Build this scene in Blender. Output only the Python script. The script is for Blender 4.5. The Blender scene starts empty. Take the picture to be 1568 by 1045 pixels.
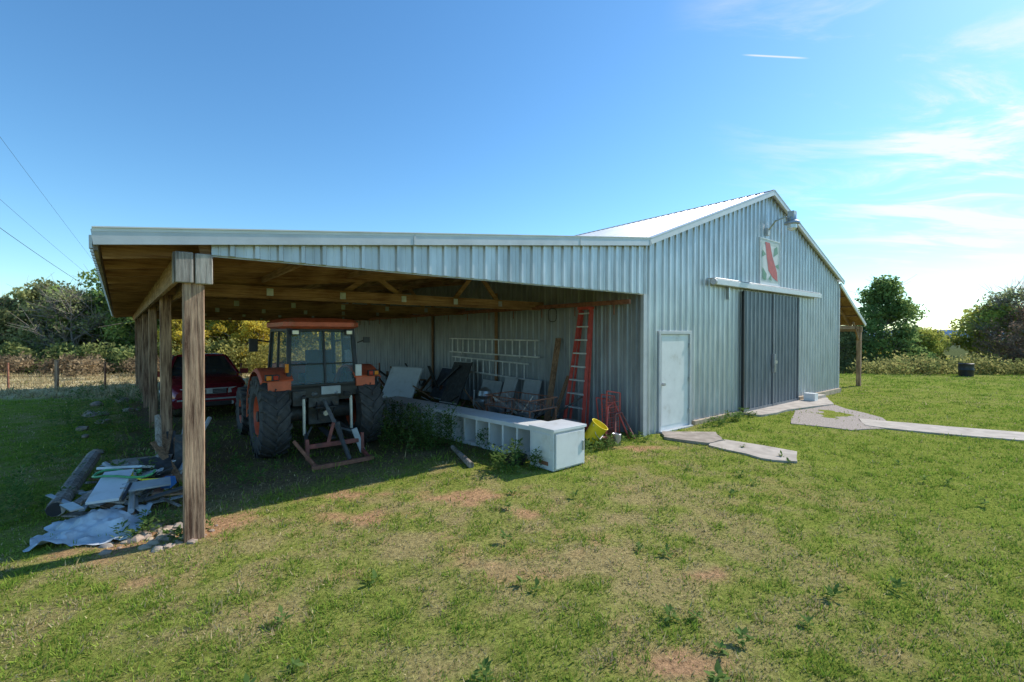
import bpy, math, random
import numpy as np
from mathutils import Vector, Matrix
random.seed(7); rng=np.random.default_rng(11)
R=math.radians
scene=bpy.context.scene
scene.view_settings.view_transform='Standard'; scene.view_settings.look='None'; scene.view_settings.exposure=0
PHI=R(38.5); CX,CY=2.64,9.26
dx,dy=math.cos(PHI),math.sin(PHI)
def W(s,t): return (CX+s*dx-t*dy, CY+s*dy+t*dx)
# ---------------------------------------------------------------- materials
def newmat(name):
    m=bpy.data.materials.new(name); m.use_nodes=True
    nt=m.node_tree; b=nt.nodes['Principled BSDF']; return m,nt,b
def N(nt,t,**k):
    n=nt.nodes.new(t)
    for a,v in k.items(): setattr(n,a,v)
    return n
def ramp(nt,fac,stops):
    r=N(nt,'ShaderNodeValToRGB'); e=r.color_ramp.elements
    while len(e)<len(stops): e.new(0.5)
    for i,(p,c) in enumerate(stops):
        e[i].position=p; e[i].color=(c[0],c[1],c[2],1)
    nt.links.new(fac,r.inputs[0]); return r.outputs[0]
def noise(nt,scale=(1,1,1),sc=5,detail=5,rough=.6,coord='Object'):
    tc=N(nt,'ShaderNodeTexCoord'); mp=N(nt,'ShaderNodeMapping'); mp.inputs['Scale'].default_value=scale
    n=N(nt,'ShaderNodeTexNoise'); n.inputs['Scale'].default_value=sc; n.inputs['Detail'].default_value=detail; n.inputs['Roughness'].default_value=rough
    nt.links.new(tc.outputs[coord],mp.inputs[0]); nt.links.new(mp.outputs[0],n.inputs['Vector']); return n.outputs['Fac']
def bump(nt,b,fac,strength=.3,dist=.01):
    bp=N(nt,'ShaderNodeBump'); bp.inputs['Strength'].default_value=strength; bp.inputs['Distance'].default_value=dist
    nt.links.new(fac,bp.inputs['Height']); nt.links.new(bp.outputs[0],b.inputs['Normal'])
def mat(name,col,rough=.6,metal=0,var=.25,sc=6,scale=(1,1,1),dirt=None,bmp=.15,spec=None,coat=0):
    m,nt,b=newmat(name)
    f=noise(nt,scale,sc,4)
    lo=[c*(1-var) for c in col]; hi=[min(1,c*(1+var)) for c in col]
    st=[(.3,lo),(.7,hi)]
    if dirt: st=[(.28,dirt),(.42,lo),(.75,hi)]
    nt.links.new(ramp(nt,f,st),b.inputs['Base Color'])
    b.inputs['Roughness'].default_value=rough; b.inputs['Metallic'].default_value=metal
    if spec is not None: b.inputs['Specular IOR Level'].default_value=spec
    if coat: b.inputs['Coat Weight'].default_value=coat; b.inputs['Coat Roughness'].default_value=.1
    if bmp: bump(nt,b,f,bmp,.01)
    return m
M={}
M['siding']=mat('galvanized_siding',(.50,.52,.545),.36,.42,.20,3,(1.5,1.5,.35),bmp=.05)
M['siding_dark']=mat('dark_siding',(.19,.21,.235),.45,.35,.28,3,(6,6,.5),bmp=.05)  # darker bluish-grey siding for the sliding doors
M['siding_in']=mat('shaded_inner_siding',(.29,.315,.34),.45,.3,.25,2.5,(1.5,1.5,.4),bmp=.05)  # same galvanized siding, with the lean-to shade put into a darker base colour
M['roofmetal']=mat('roof_metal',(.66,.67,.68),.4,.1,.14,1.5,(1,1,1),bmp=.03)
M['trim']=mat('white_trim',(.66,.67,.68),.4,.0,.07,4,(1,1,1),bmp=.02)
M['trimgrey']=mat('grey_trim',(.50,.515,.53),.45,.2,.1,4,bmp=.02)
M['fascia']=mat('fascia_metal',(.52,.53,.54),.42,.25,.12,3,bmp=.02)
def wood(name,lo,hi,scale=(3,3,40),sc=1.5,w2=.35):
    m,nt,b=newmat(name); f=noise(nt,scale,sc,8,.75); f2=noise(nt,(1,1,1),2.2,3,.5)
    a=N(nt,'ShaderNodeMath',operation='MULTIPLY'); a.inputs[1].default_value=1-w2; nt.links.new(f,a.inputs[0])
    h=N(nt,'ShaderNodeMath',operation='MULTIPLY_ADD'); h.inputs[1].default_value=w2; nt.links.new(f2,h.inputs[0]); nt.links.new(a.outputs[0],h.inputs[2])
    nt.links.new(ramp(nt,h.outputs[0],[(.40,lo),(.50,[(a+c)/2 for a,c in zip(lo,hi)]),(.60,hi)]),b.inputs['Base Color'])
    b.inputs['Roughness'].default_value=.85; b.inputs['Specular IOR Level'].default_value=.2; bump(nt,b,f,.8,.015); return m
M['post']=wood('weathered_post',(.11,.055,.035),(.62,.40,.26),(30,30,1.6),1.1,.22)
M['beam']=wood('pine_beam',(.20,.10,.05),(.48,.29,.16),(1.2,22,22))
M['beamy']=wood('pine_girder',(.22,.13,.07),(.56,.37,.22),(22,1.2,22))
M['deck']=wood('osb_deck',(.17,.085,.04),(.42,.235,.11),(9,9,9),2)
M['grey_wood']=wood('grey_wood',(.16,.13,.11),(.52,.46,.40),(22,22,1.5))
M['board']=wood('brown_board',(.14,.08,.05),(.40,.24,.14),(20,20,2))
M['concrete']=mat('concrete',(.42,.34,.27),.9,0,.25,5,dirt=(.26,.19,.14),bmp=.3)
M['concrete_lt']=mat('light_concrete',(.53,.45,.37),.9,0,.18,4,dirt=(.36,.28,.22),bmp=.3)
M['gravel']=mat('gravel',(.38,.31,.26),.95,0,.5,45,bmp=.9)
M['white']=mat('white_paint',(.80,.80,.78),.45,0,.06,3,dirt=(.62,.60,.55),bmp=.03)
M['whitepl']=mat('white_enamel',(.76,.77,.78),.35,0,.06,4,dirt=(.6,.59,.56),bmp=0)
M['red']=mat('red_fiberglass',(.55,.08,.06),.5,0,.2,8,bmp=.03)
M['darkred']=mat('faded_red_metal',(.30,.09,.07),.6,0,.35,8,dirt=(.12,.06,.05))
M['green']=mat('green_paint',(.13,.28,.17),.5,0,.15,6)
M['quiltw']=mat('quilt_white',(.66,.68,.67),.6,0,.07,6)
M['quiltg']=mat('quilt_sage',(.50,.57,.54),.6,0,.1,6)
M['orange']=mat('tractor_orange',(.70,.14,.065),.4,0,.18,5,dirt=(.42,.17,.10),bmp=.02)
M['black']=mat('black_metal',(.03,.03,.033),.45,.2,.3,8)
M['chassis']=mat('grimy_casting',(.09,.09,.09),.6,.3,.4,9,dirt=(.15,.10,.07))
M['tire']=mat('tire_rubber',(.075,.07,.068),.8,0,.35,7,dirt=(.15,.11,.08),bmp=.2)
M['steel']=mat('bare_steel',(.46,.47,.48),.35,.7,.2,10)
M['alu']=mat('ladder_aluminium',(.62,.63,.64),.4,.3,.2,9)
M['rust']=mat('rusty_metal',(.30,.13,.08),.8,.2,.4,12)
M['maroon']=mat('maroon_car_paint',(.26,.018,.03),.25,.2,.1,3,bmp=0,coat=1)
M['yellow']=mat('yellow_plastic',(.80,.66,.03),.4,0,.1,5,bmp=0)
M['blue']=mat('blue_plastic',(.05,.18,.48),.4,0,.2,5,bmp=0)
M['hose']=mat('green_hose',(.10,.40,.16),.4,0,.15,9,bmp=0)
M['tarp']=mat('pale_tarp',(.62,.67,.72),.5,0,.18,5,dirt=(.34,.35,.35),bmp=.4)
M['navy']=mat('navy_tarp',(.035,.05,.085),.6,0,.4,6,bmp=.3)
M['stone']=mat('field_stone',(.36,.27,.21),.95,0,.4,8,bmp=.6)
M['foundation']=mat('foundation_block',(.46,.36,.25),.9,0,.3,6,bmp=.3)
M['cable']=mat('cable_black',(.03,.03,.03),.6,0,.1,3,bmp=0)
M['polewood']=mat('pole_wood',(.45,.42,.38),.85,0,.25,5,(8,8,1))
M['inside']=mat('interior_dark',(.04,.04,.045),.9,0,.2,4,bmp=0)
M['sheet']=mat('grey_panel',(.40,.43,.45),.5,.1,.2,4)
def glassmat(name,col,rough=.05,a=.45):
    m,nt,b=newmat(name); b.inputs['Base Color'].default_value=(*col,1); b.inputs['Roughness'].default_value=rough
    b.inputs['Alpha'].default_value=a; b.inputs['Specular IOR Level'].default_value=.9; return m
M['glass']=glassmat('cab_glass',(.18,.32,.36),.04,.28)
M['carglass']=glassmat('car_glass',(.03,.045,.05),.04,.9)
M['lens']=mat('headlight_lens',(.75,.77,.77),.1,.2,.1,20,bmp=0)
M['amber']=mat('amber_lens',(.85,.25,.02),.2,0,.1,20,bmp=0)
M['redlens']=mat('red_lens',(.5,.02,.02),.2,0,.1,20,bmp=0)
def leafmat(name,trans=.3,rough=.6):
    m=bpy.data.materials.new(name); m.use_nodes=True; nt=m.node_tree; b=nt.nodes['Principled BSDF']; nt.nodes.remove(b)
    at=N(nt,'ShaderNodeAttribute'); at.attribute_name='Col'
    b=N(nt,'ShaderNodeBsdfDiffuse'); nt.links.new(at.outputs['Color'],b.inputs[0])
    tr=N(nt,'ShaderNodeBsdfTranslucent'); nt.links.new(at.outputs['Color'],tr.inputs[0])
    mx=N(nt,'ShaderNodeMixShader'); mx.inputs[0].default_value=trans
    nt.links.new(b.outputs[0],mx.inputs[1]); nt.links.new(tr.outputs[0],mx.inputs[2])
    nt.links.new(mx.outputs[0],nt.nodes['Material Output'].inputs[0]); return m
M['leaf']=leafmat('foliage',.5); M['blade']=leafmat('grass_blade',.35,.7)
M['bark']=mat('bark',(.26,.22,.185),.9,0,.3,8,(4,4,1))
# ---------------------------------------------------------------- mesh builder
class MB:
    def __init__(s): s.v=[];s.f=[];s.m=[];s.mats=[];s.sm=[]
    def mi(s,k):
        if k not in s.mats: s.mats.append(k)
        return s.mats.index(k)
    def add(s,vs,fs,k,smooth=False):
        o=len(s.v); s.v+= [tuple(v) for v in vs]; i=s.mi(k)
        for f in fs: s.f.append(tuple(a+o for a in f)); s.m.append(i); s.sm.append(smooth)
    def quad(s,a,b,c,d,k): s.add([a,b,c,d],[(0,1,2,3)],k)
    def poly(s,pts,k): s.add(pts,[tuple(range(len(pts)))],k)
    def box(s,c,sz,k,rot=None,taper=1.0):
        vs=[]
        for z in(-.5,.5):
            tp=taper if z>0 else 1
            for x,y in((-.5,-.5),(.5,-.5),(.5,.5),(-.5,.5)):
                p=Vector((x*sz[0]*tp,y*sz[1]*tp,z*sz[2]))
                if rot is not None: p=rot@p
                vs.append(p+Vector(c))
        s.add(vs,[(3,2,1,0),(4,5,6,7),(0,1,5,4),(1,2,6,5),(2,3,7,6),(3,0,4,7)],k)
    def bx(s,x0,x1,y0,y1,z0,z1,k): s.box(((x0+x1)/2,(y0+y1)/2,(z0+z1)/2),(abs(x1-x0),abs(y1-y0),abs(z1-z0)),k)
    def beam(s,p,q,w,h,k,up=(0,0,1)):
        p=Vector(p);q=Vector(q); d=(q-p); L=d.length; d.normalize(); u=Vector(up)
        if abs(d.dot(u))>.98: u=Vector((0,1,0))
        r=d.cross(u).normalized(); u=r.cross(d)
        vs=[]
        for b in(p,q):
            for x,z in((-1,-1),(1,-1),(1,1),(-1,1)): vs.append(b+r*(x*w/2)+u*(z*h/2))
        s.add(vs,[(0,1,2,3),(7,6,5,4),(0,4,5,1),(1,5,6,2),(2,6,7,3),(3,7,4,0)],k)
    def cyl(s,p,q,r1,k,r2=None,n=10,caps=True,smooth=True):
        if r2 is None:r2=r1
        p=Vector(p);q=Vector(q); d=(q-p).normalized(); u=Vector((0,0,1)) if abs(d.z)<.95 else Vector((1,0,0))
        r=d.cross(u).normalized(); u=r.cross(d); vs=[]
        for b,rr in((p,r1),(q,r2)):
            for i in range(n):
                a=2*math.pi*i/n; vs.append(b+r*(math.cos(a)*rr)+u*(math.sin(a)*rr))
        fs=[(i,(i+1)%n,n+(i+1)%n,n+i) for i in range(n)]
        s.add(vs,fs,k,smooth)
        if caps: s.add(vs,[tuple(range(n))[::-1],tuple(range(n,2*n))],k)
    def tube(s,pts,r,k,n=6):
        for a,b in zip(pts[:-1],pts[1:]): s.cyl(a,b,r,k,n=n,caps=False)
    def lathe(s,c,prof,k,n=28,axis='x'):
        vs=[]
        for (off,r) in prof:
            for i in range(n):
                a=2*math.pi*i/n; ca,sa=math.cos(a)*r,math.sin(a)*r
                p=(off,ca,sa) if axis=='x' else ((ca,off,sa) if axis=='y' else (ca,sa,off))
                vs.append((c[0]+p[0],c[1]+p[1],c[2]+p[2]))
        fs=[]
        for j in range(len(prof)-1):
            for i in range(n): fs.append((j*n+i,j*n+(i+1)%n,(j+1)*n+(i+1)%n,(j+1)*n+i))
        s.add(vs,fs,k,True)
    def loft(s,secs,k,close=True,caps=True):
        n=len(secs[0]); vs=[p for sec in secs for p in sec]; fs=[]
        for j in range(len(secs)-1):
            for i in range(n if close else n-1):
                fs.append((j*n+i,j*n+(i+1)%n,(j+1)*n+(i+1)%n,(j+1)*n+i))
        s.add(vs,fs,k,True)
        if caps: s.add(secs[0],[tuple(range(n))],k); s.add(secs[-1],[tuple(range(n))[::-1]],k)
    def ribbed(s,O,U,V,Nn,L,k,period=.2286,h=.028,vfun=None,v0=None,Vf=None):
        O=Vector(O);U=Vector(U);Nn=Vector(Nn); pr=[(0,0),(.055,0),(.062,.005),(.075,.005),(.082,0),(.14,0),(.158,1),(.196,1),(.214,0)]
        xs=[];x0=0
        while x0<L:
            for a,b in pr:
                a=a*period/.2286
                if x0+a<L: xs.append((x0+a,b*h if b==1 else b))
            x0+=period
        xs.append((L,0)); vs=[]
        for x,o in xs:
            b=O+U*x+Nn*o
            if v0: b=b+Vector((0,0,v0(x)))
            vs.append(b); 
            if Vf: vs.append(b+Vector(Vf(x)))
            else: vs.append(b+(Vector(V) if vfun is None else Vector((0,0,vfun(x)-(v0(x) if v0 else 0)))))
        s.add(vs,[(2*i,2*i+2,2*i+3,2*i+1) for i in range(len(xs)-1)],k)
    def build(s,name,parent=None,bevel=0,loc=None,rot=None,sharp=35):
        me=bpy.data.meshes.new(name); me.from_pydata(s.v,[],s.f)
        for k in s.mats: me.materials.append(M[k])
        me.polygons.foreach_set('material_index',s.m); me.polygons.foreach_set('use_smooth',s.sm); me.update()
        try: me.set_sharp_from_angle(angle=R(sharp))
        except Exception: pass
        o=bpy.data.objects.new(name,me); scene.collection.objects.link(o)
        if parent: o.parent=parent
        if loc: o.location=loc
        if rot: o.rotation_euler=rot
        if bevel:
            b=o.modifiers.new('bev','BEVEL'); b.width=bevel; b.segments=2; b.limit_method='ANGLE'; b.angle_limit=R(40)
        return o
def empty(name,loc=(0,0,0),rz=0):
    e=bpy.data.objects.new(name,None); scene.collection.objects.link(e); e.location=loc; e.rotation_euler=(0,0,rz); e.empty_display_size=.2; return e
def B(name,s,t,rz=0,z=0):
    x,y=W(s,t); return empty(name,(x,y,z),PHI+rz)
# ---------------------------------------------------------------- camera / light
cam=bpy.data.cameras.new('camera'); co=bpy.data.objects.new('camera',cam); scene.collection.objects.link(co); scene.camera=co
co.location=(0,0,2.05); co.rotation_euler=(R(90-.85),0,0); cam.lens=16.2; cam.sensor_width=36; cam.clip_end=9000; cam.clip_start=.05
AZ=R(60); EL=R(38)
sd=Vector((math.sin(AZ)*math.cos(EL),math.cos(AZ)*math.cos(EL),math.sin(EL)))
sl=bpy.data.lights.new('sun','SUN'); sl.energy=5.0; sl.angle=R(.53); sl.color=(1,.955,.88)
so=bpy.data.objects.new('sun',sl); scene.collection.objects.link(so); so.rotation_euler=sd.to_track_quat('Z','Y').to_euler(); so.location=(20,15,20)
w=bpy.data.worlds.new('World'); scene.world=w; w.use_nodes=True; nt=w.node_tree; bg=nt.nodes['Background']
sk=N(nt,'ShaderNodeTexSky',sky_type='NISHITA'); sk.sun_disc=False; sk.sun_elevation=EL; sk.sun_rotation=AZ; sk.air_density=1.1; sk.dust_density=.3; sk.ozone_density=2.0; sk.altitude=300
tc=N(nt,'ShaderNodeTexCoord'); sep=N(nt,'ShaderNodeSeparateXYZ'); nt.links.new(tc.outputs['Generated'],sep.inputs[0])
def mth(op,a,b=None,c=None):
    n=N(nt,'ShaderNodeMath',operation=op)
    for i,x in enumerate((a,b,c)):
        if x is None: continue
        if isinstance(x,(int,float)): n.inputs[i].default_value=x
        else: nt.links.new(x,n.inputs[i])
    return n.outputs[0]
zz=mth('ADD',mth('MAXIMUM',sep.outputs[2],0),.12)
cmb=N(nt,'ShaderNodeCombineXYZ'); nt.links.new(mth('DIVIDE',sep.outputs[0],zz),cmb.inputs[0]); nt.links.new(mth('DIVIDE',sep.outputs[1],zz),cmb.inputs[1])
mp=N(nt,'ShaderNodeMapping'); mp.inputs['Rotation'].default_value=(0,0,R(-25)); mp.inputs['Scale'].default_value=(.55,1.6,1); nt.links.new(cmb.outputs[0],mp.inputs[0])
cn=N(nt,'ShaderNodeTexNoise'); cn.inputs['Scale'].default_value=1.9; cn.inputs['Detail'].default_value=11; cn.inputs['Roughness'].default_value=.64; cn.inputs['Distortion'].default_value=.7; nt.links.new(mp.outputs[0],cn.inputs['Vector'])
def dirmask(v,lo,hi):
    v=Vector(v).normalized(); d=N(nt,'ShaderNodeVectorMath',operation='DOT_PRODUCT'); nt.links.new(tc.outputs['Generated'],d.inputs[0]); d.inputs[1].default_value=v
    mr=N(nt,'ShaderNodeMapRange',interpolation_type='SMOOTHSTEP'); mr.inputs['From Min'].default_value=lo; mr.inputs['From Max'].default_value=hi; nt.links.new(d.outputs['Value'],mr.inputs['Value']); return mr.outputs[0]
m1=dirmask((1.12,1,.35),.972,.998); m2=dirmask((.66,1,.70),.97,1.0); m3=dirmask((1.1,1,.27),.90,.99)
def band(lo,hi):
    mr=N(nt,'ShaderNodeMapRange',interpolation_type='SMOOTHSTEP'); mr.inputs['From Min'].default_value=lo; mr.inputs['From Max'].default_value=hi; nt.links.new(cn.outputs['Fac'],mr.inputs['Value']); return mr.outputs[0]
c=mth('ADD',mth('ADD',mth('MULTIPLY',m1,band(.42,.62)),mth('MULTIPLY',mth('MULTIPLY',m2,band(.48,.72)),.45)),mth('MULTIPLY',mth('MULTIPLY',m3,band(.48,.68)),.42))
a=Vector((.49,1,.601)).normalized(); b_=Vector((.644,1,.593)).normalized(); nn=a.cross(b_).normalized(); mid=(a+b_).normalized()
dn=N(nt,'ShaderNodeVectorMath',operation='DOT_PRODUCT'); nt.links.new(tc.outputs['Generated'],dn.inputs[0]); dn.inputs[1].default_value=nn
mr=N(nt,'ShaderNodeMapRange'); mr.inputs['From Min'].default_value=.0018; mr.inputs['From Max'].default_value=.0004; nt.links.new(mth('ABSOLUTE',dn.outputs['Value']),mr.inputs['Value'])
ctr=mth('MULTIPLY',mr.outputs[0],dirmask(mid,mid.dot(a),mid.dot(a)+.0012))
c=mth('MINIMUM',mth('ADD',c,mth('MULTIPLY',ctr,.8)),1)
hs=N(nt,'ShaderNodeHueSaturation'); hs.inputs['Saturation'].default_value=1.15; hs.inputs['Value'].default_value=1.55; nt.links.new(sk.outputs[0],hs.inputs['Color'])
tint=N(nt,'ShaderNodeMixRGB',blend_type='MULTIPLY'); tint.inputs[0].default_value=1; tint.inputs[2].default_value=(.72,.96,1.04,1); nt.links.new(hs.outputs[0],tint.inputs[1])
mix=N(nt,'ShaderNodeMixRGB'); mix.inputs[2].default_value=(8.0,8.1,8.3,1); nt.links.new(mth('MULTIPLY',c,.9),mix.inputs[0]); nt.links.new(tint.outputs[0],mix.inputs[1])
nt.links.new(mix.outputs[0],bg.inputs[0]); bg.inputs[1].default_value=.125
# ---------------------------------------------------------------- ground
lat=rng.random((256,256))
def vn(x,y,sc,off=0):
    x=np.asarray(x)*sc+off; y=np.asarray(y)*sc+off*1.7
    xi=np.floor(x).astype(int); yi=np.floor(y).astype(int); fx=x-xi; fy=y-yi
    fx=fx*fx*(3-2*fx); fy=fy*fy*(3-2*fy)
    g=lambda i,j: lat[i%256,j%256]
    return (g(xi,yi)*(1-fx)+g(xi+1,yi)*fx)*(1-fy)+(g(xi,yi+1)*(1-fx)+g(xi+1,yi+1)*fx)*fy
def fbm(x,y,sc,off=0,o=4):
    r=0;a=.5;t=0
    for i in range(o): r=r+a*vn(x,y,sc*2**i,off+13.7*i); t+=a; a*=.55
    return r/t
def hgt(x,y):
    x=np.asarray(x,float); y=np.asarray(y,float)
    d=np.clip(y-22,0,None); z=-.1*d*np.clip(d/8,0,1)
    z=np.where(y>70,-4.8-.012*(y-70),z); z=np.maximum(z,-30)
    near=np.clip(1-np.hypot(x,y)/60,0,1)
    return z+(fbm(x,y,.5,3)-.5)*.10*near+(fbm(x,y,3,9)-.5)*.03*near
def sm(a,lo,hi):
    t=np.clip((a-lo)/(hi-lo),0,1); return t*t*(3-2*t)
DIRT=[(-1.75,5.1,.34,.20),(-2.1,5.75,.45,.2),(-.5,5.75,.5,.25),(-3.1,3.8,.30,.10),(1.1,2.85,.35,.12),(-3.2,4.9,.45,.35),(-3.9,4.5,.5,.3),(2.2,8.3,.6,.2),(.2,5.2,.25,.12),(1.6,3.9,.3,.12)]
def fields(x,y):
    s=(x-CX)*dx+(y-CY)*dy; t=-(x-CX)*dy+(y-CY)*dx
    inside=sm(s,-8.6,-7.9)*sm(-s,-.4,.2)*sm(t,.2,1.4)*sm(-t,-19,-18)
    dry=sm(fbm(x,y,.55,5)*.45+fbm(x,y,3.6,8)*.55,.43,.60)
    cen=np.exp(-(((x-.3)/2.6)**2+((y-4.8)/1.6)**2))
    dry=np.clip(dry*.62+cen*.30-sm(x,1.2,5)*.42,0,1)
    dirt=np.zeros_like(x); n=fbm(x,y,4.5,21); n2=fbm(x,y,1.1,41)
    for (a,b,r1,r2) in DIRT:
        dd=np.sqrt(((x-a)/r1)**2+((y-b)/r2)**2)+(n-.5)*2.6; dirt=np.maximum(dirt,(1-sm(dd,.4,1.3))*.85)
    dirt=np.maximum(dirt,sm(n*.6+n2*.4,.57,.70)*.55*(.25+cen)*(x<5))
    field=sm(-x,8,9.5)*sm(y,14.0,15.2)+sm(-x,-1,2)*sm(y,24,27)
    return s,t,inside,dry,dirt,np.clip(field,0,1)
def gcol(x,y):
    s,t,ins,dry,dirt,fld=fields(x,y); v=fbm(x,y,7,31)[...,None]
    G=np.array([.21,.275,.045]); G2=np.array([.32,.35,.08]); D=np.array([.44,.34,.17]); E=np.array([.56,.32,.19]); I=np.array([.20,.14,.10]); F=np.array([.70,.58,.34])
    c=G*(1-v)+G2*v; c=c*(1-dry[...,None])+D*dry[...,None]
    c=c*(1-dirt[...,None])+E*dirt[...,None]
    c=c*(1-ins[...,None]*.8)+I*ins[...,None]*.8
    c=c*(1-fld[...,None])+F*fld[...,None]
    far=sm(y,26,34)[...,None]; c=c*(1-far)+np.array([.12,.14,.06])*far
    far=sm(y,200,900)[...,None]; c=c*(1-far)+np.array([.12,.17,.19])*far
    return c
def axis(lo,hi,step,lim,g=1.09):
    a=list(np.arange(lo,hi,step)); st=step; x=a[-1]
    while x<lim: st*=g; x+=st; a.append(x)
    st=step; x=lo; l=[]
    while x>-lim: st*=g; x-=st; l.append(x)
    return np.array(l[::-1]+a)
ax=axis(-9,13,.09,6000); ay=axis(1.5,14,.09,6000)
X,Y=np.meshgrid(ax,ay); Z=hgt(X,Y)
def np_mesh(name,verts,faces_idx,nper,cols=None,mats=('leaf',),smooth=False):
    me=bpy.data.meshes.new(name); nv=len(verts); nf=len(faces_idx)
    me.vertices.add(nv); me.vertices.foreach_set('co',np.asarray(verts,np.float32).ravel())
    me.loops.add(nf*nper); me.loops.foreach_set('vertex_index',np.asarray(faces_idx,np.int32).ravel())
    me.polygons.add(nf); me.polygons.foreach_set('loop_start',np.arange(0,nf*nper,nper,dtype=np.int32))
    try: me.polygons.foreach_set('loop_total',np.full(nf,nper,np.int32))
    except Exception: pass
    me.update(calc_edges=True); me.validate()
    if cols is not None:
        at=me.color_attributes.new('Col','FLOAT_COLOR','POINT'); c4=np.ones((nv,4),np.float32); c4[:,:3]=cols; at.data.foreach_set('color',c4.ravel())
    for k in mats: me.materials.append(M[k])
    me.polygons.foreach_set('use_smooth',np.full(nf,smooth)); return me
gm,gnt,gb=newmat('lawn_soil')
at=N(gnt,'ShaderNodeAttribute'); at.attribute_name='Col'
f1=noise(gnt,(1,1,1),30,8,.78)
r1=ramp(gnt,f1,[(.32,(.30,.30,.28)),(.68,(1.5,1.45,1.35))])
ma=N(gnt,'ShaderNodeMixRGB',blend_type='MULTIPLY'); ma.inputs[0].default_value=1; gnt.links.new(at.outputs['Color'],ma.inputs[1]); gnt.links.new(r1,ma.inputs[2])
gnt.links.new(ma.outputs[0],gb.inputs['Base Color']); gb.inputs['Roughness'].default_value=1; gb.inputs['Specular IOR Level'].default_value=0; bump(gnt,gb,f1,.9,.035); M['lawn']=gm
nx,ny=len(ax),len(ay); idx=np.arange(nx*ny).reshape(ny,nx)
fa=np.stack([idx[:-1,:-1],idx[:-1,1:],idx[1:,1:],idx[1:,:-1]],-1).reshape(-1,4)
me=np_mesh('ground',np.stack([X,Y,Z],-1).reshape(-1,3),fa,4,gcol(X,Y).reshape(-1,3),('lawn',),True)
go=bpy.data.objects.new('ground',me); scene.collection.objects.link(go)
def hz(x,y): return float(hgt(x,y))
NU=170000; NT=27000; PB=13
yu=np.exp(rng.uniform(math.log(1.6),math.log(24),NU)); xu=rng.uniform(-1,1,NU)*(1.35*yu+.8)
yt=np.exp(rng.uniform(math.log(1.6),math.log(24),NT)); xt=rng.uniform(-1,1,NT)*(1.35*yt+.8)
cl=fbm(xt,yt,6,50,3); kt=rng.random(NT)<np.clip(.1+3*(cl-.36),.10,1); xt=xt[kt];yt=yt[kt]; nt_=len(xt)
th=rng.uniform(.6,1.5,nt_); tcl=rng.random(nt_)
rr_=np.sqrt(rng.random((nt_,PB)))*(.012+.006*yt[:,None])*th[:,None]*1.5; aa=rng.uniform(0,2*np.pi,(nt_,PB))
xq=(xt[:,None]+np.cos(aa)*rr_).ravel(); yq=(yt[:,None]+np.sin(aa)*rr_).ravel(); hq=np.repeat(th,PB); cq=np.repeat(tcl,PB); oa=aa.ravel()
x=np.concatenate([xu,xq]); y=np.concatenate([yu,yq]); hm_=np.concatenate([np.full(NU,.62),hq]); cr=np.concatenate([rng.random(NU),cq]); ist=np.concatenate([np.zeros(NU),np.ones(len(xq))]); oa=np.concatenate([rng.uniform(0,6.28,NU),oa])
NB=len(x); s,t,ins,dry,dirt,fld=fields(x,y)
keep=rng.random(NB)<((1-.9*dirt)*(1-.72*ins)*(1-.25*dry*ist))
keep&=~((s>-.05)&(s<11.6)&(t>-.05))
def inpoly(px,py,poly):
    c=np.zeros(len(px),bool); n=len(poly)
    for i in range(n):
        x1,y1=poly[i]; x2,y2=poly[(i+1)%n]
        c^=((y1>py)!=(y2>py))&(px<(x2-x1)*(py-y1)/((y2-y1)+1e-9)+x1)
    return c
PATH=[(8.3,11.0),(9.55,10.12),(10.9,9.2),(13.3,7.6),(12.6,6.9),(9.9,8.6),(8.6,9.5),(7.85,10.2)]
STEP=[(3.10,9.52),(4.2,9.42),(4.0,8.75),(3.62,8.5),(2.98,9.0)]
SLAB=[(3.92,9.05),(4.95,7.95),(4.55,7.30),(4.1,7.5),(3.62,8.42)]
APRON=[W(3.9,-.02),W(9.2,-.02),W(9.0,-.45),W(7.7,-1.0),W(6,-.75),W(4.1,-.55)]
GRAV=[W(5.6,-.75),W(7.7,-1.0),(9.0,11.2),(8.4,10.0),(7.2,9.75),(6.3,10.4)]
for pl in (PATH,STEP,SLAB,APRON): keep&=~inpoly(x,y,pl)
keep&=~(inpoly(x,y,GRAV)&(rng.random(NB)<.85))
x,y,dry,fld,ins,dirt,hm_,cr,ist,oa=[q[keep] for q in (x,y,dry,fld,ins,dirt,hm_,cr,ist,oa)]; n=len(x)
z=hgt(x,y); ln=rng.uniform(.022,.052,n)*hm_*(1+.03*y)*(1-.2*dry); ln=np.where(fld>.5,ln*3,ln)
tall=rng.random(n)<.02; ln=np.where(tall,ln*1.7,ln); ln=np.where((ins>.3)&(rng.random(n)<.3),ln*2,ln)
wd=(.0022+.0009*y)*rng.uniform(.7,1.3,n); an=rng.uniform(0,2*np.pi,n); tl=rng.uniform(.15,1.2,n); ta=oa+rng.normal(0,.6,n)
p=np.stack([x,y,z-.004],-1); wv=np.stack([np.cos(an),np.sin(an),0*an],-1)*wd[:,None]
tip=p+np.stack([np.cos(ta)*np.sin(tl),np.sin(ta)*np.sin(tl),np.cos(tl)],-1)*ln[:,None]
V=np.stack([p-wv,p+wv,tip],1).reshape(-1,3)
u=rng.random(n)[:,None]
straw=np.array([.66,.54,.30]); grn=np.array([.17,.31,.035]); yg=np.array([.42,.50,.09])
ps=np.clip(.10+.60*dry+fld+.18*(1-ist),0,1); iss=((rng.random(n)*.5+cr*.5)<ps*.9)[:,None]
cg=cr[:,None]*.6+u*.4
bc=np.where(iss,straw*(.5+.7*u),grn*(1-cg)+yg*cg)*(.75+.5*rng.random(n)[:,None])
cc=np.repeat(bc[:,None,:],3,1); cc[:,:2]*=.7; cc=cc.reshape(-1,3)
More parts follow.
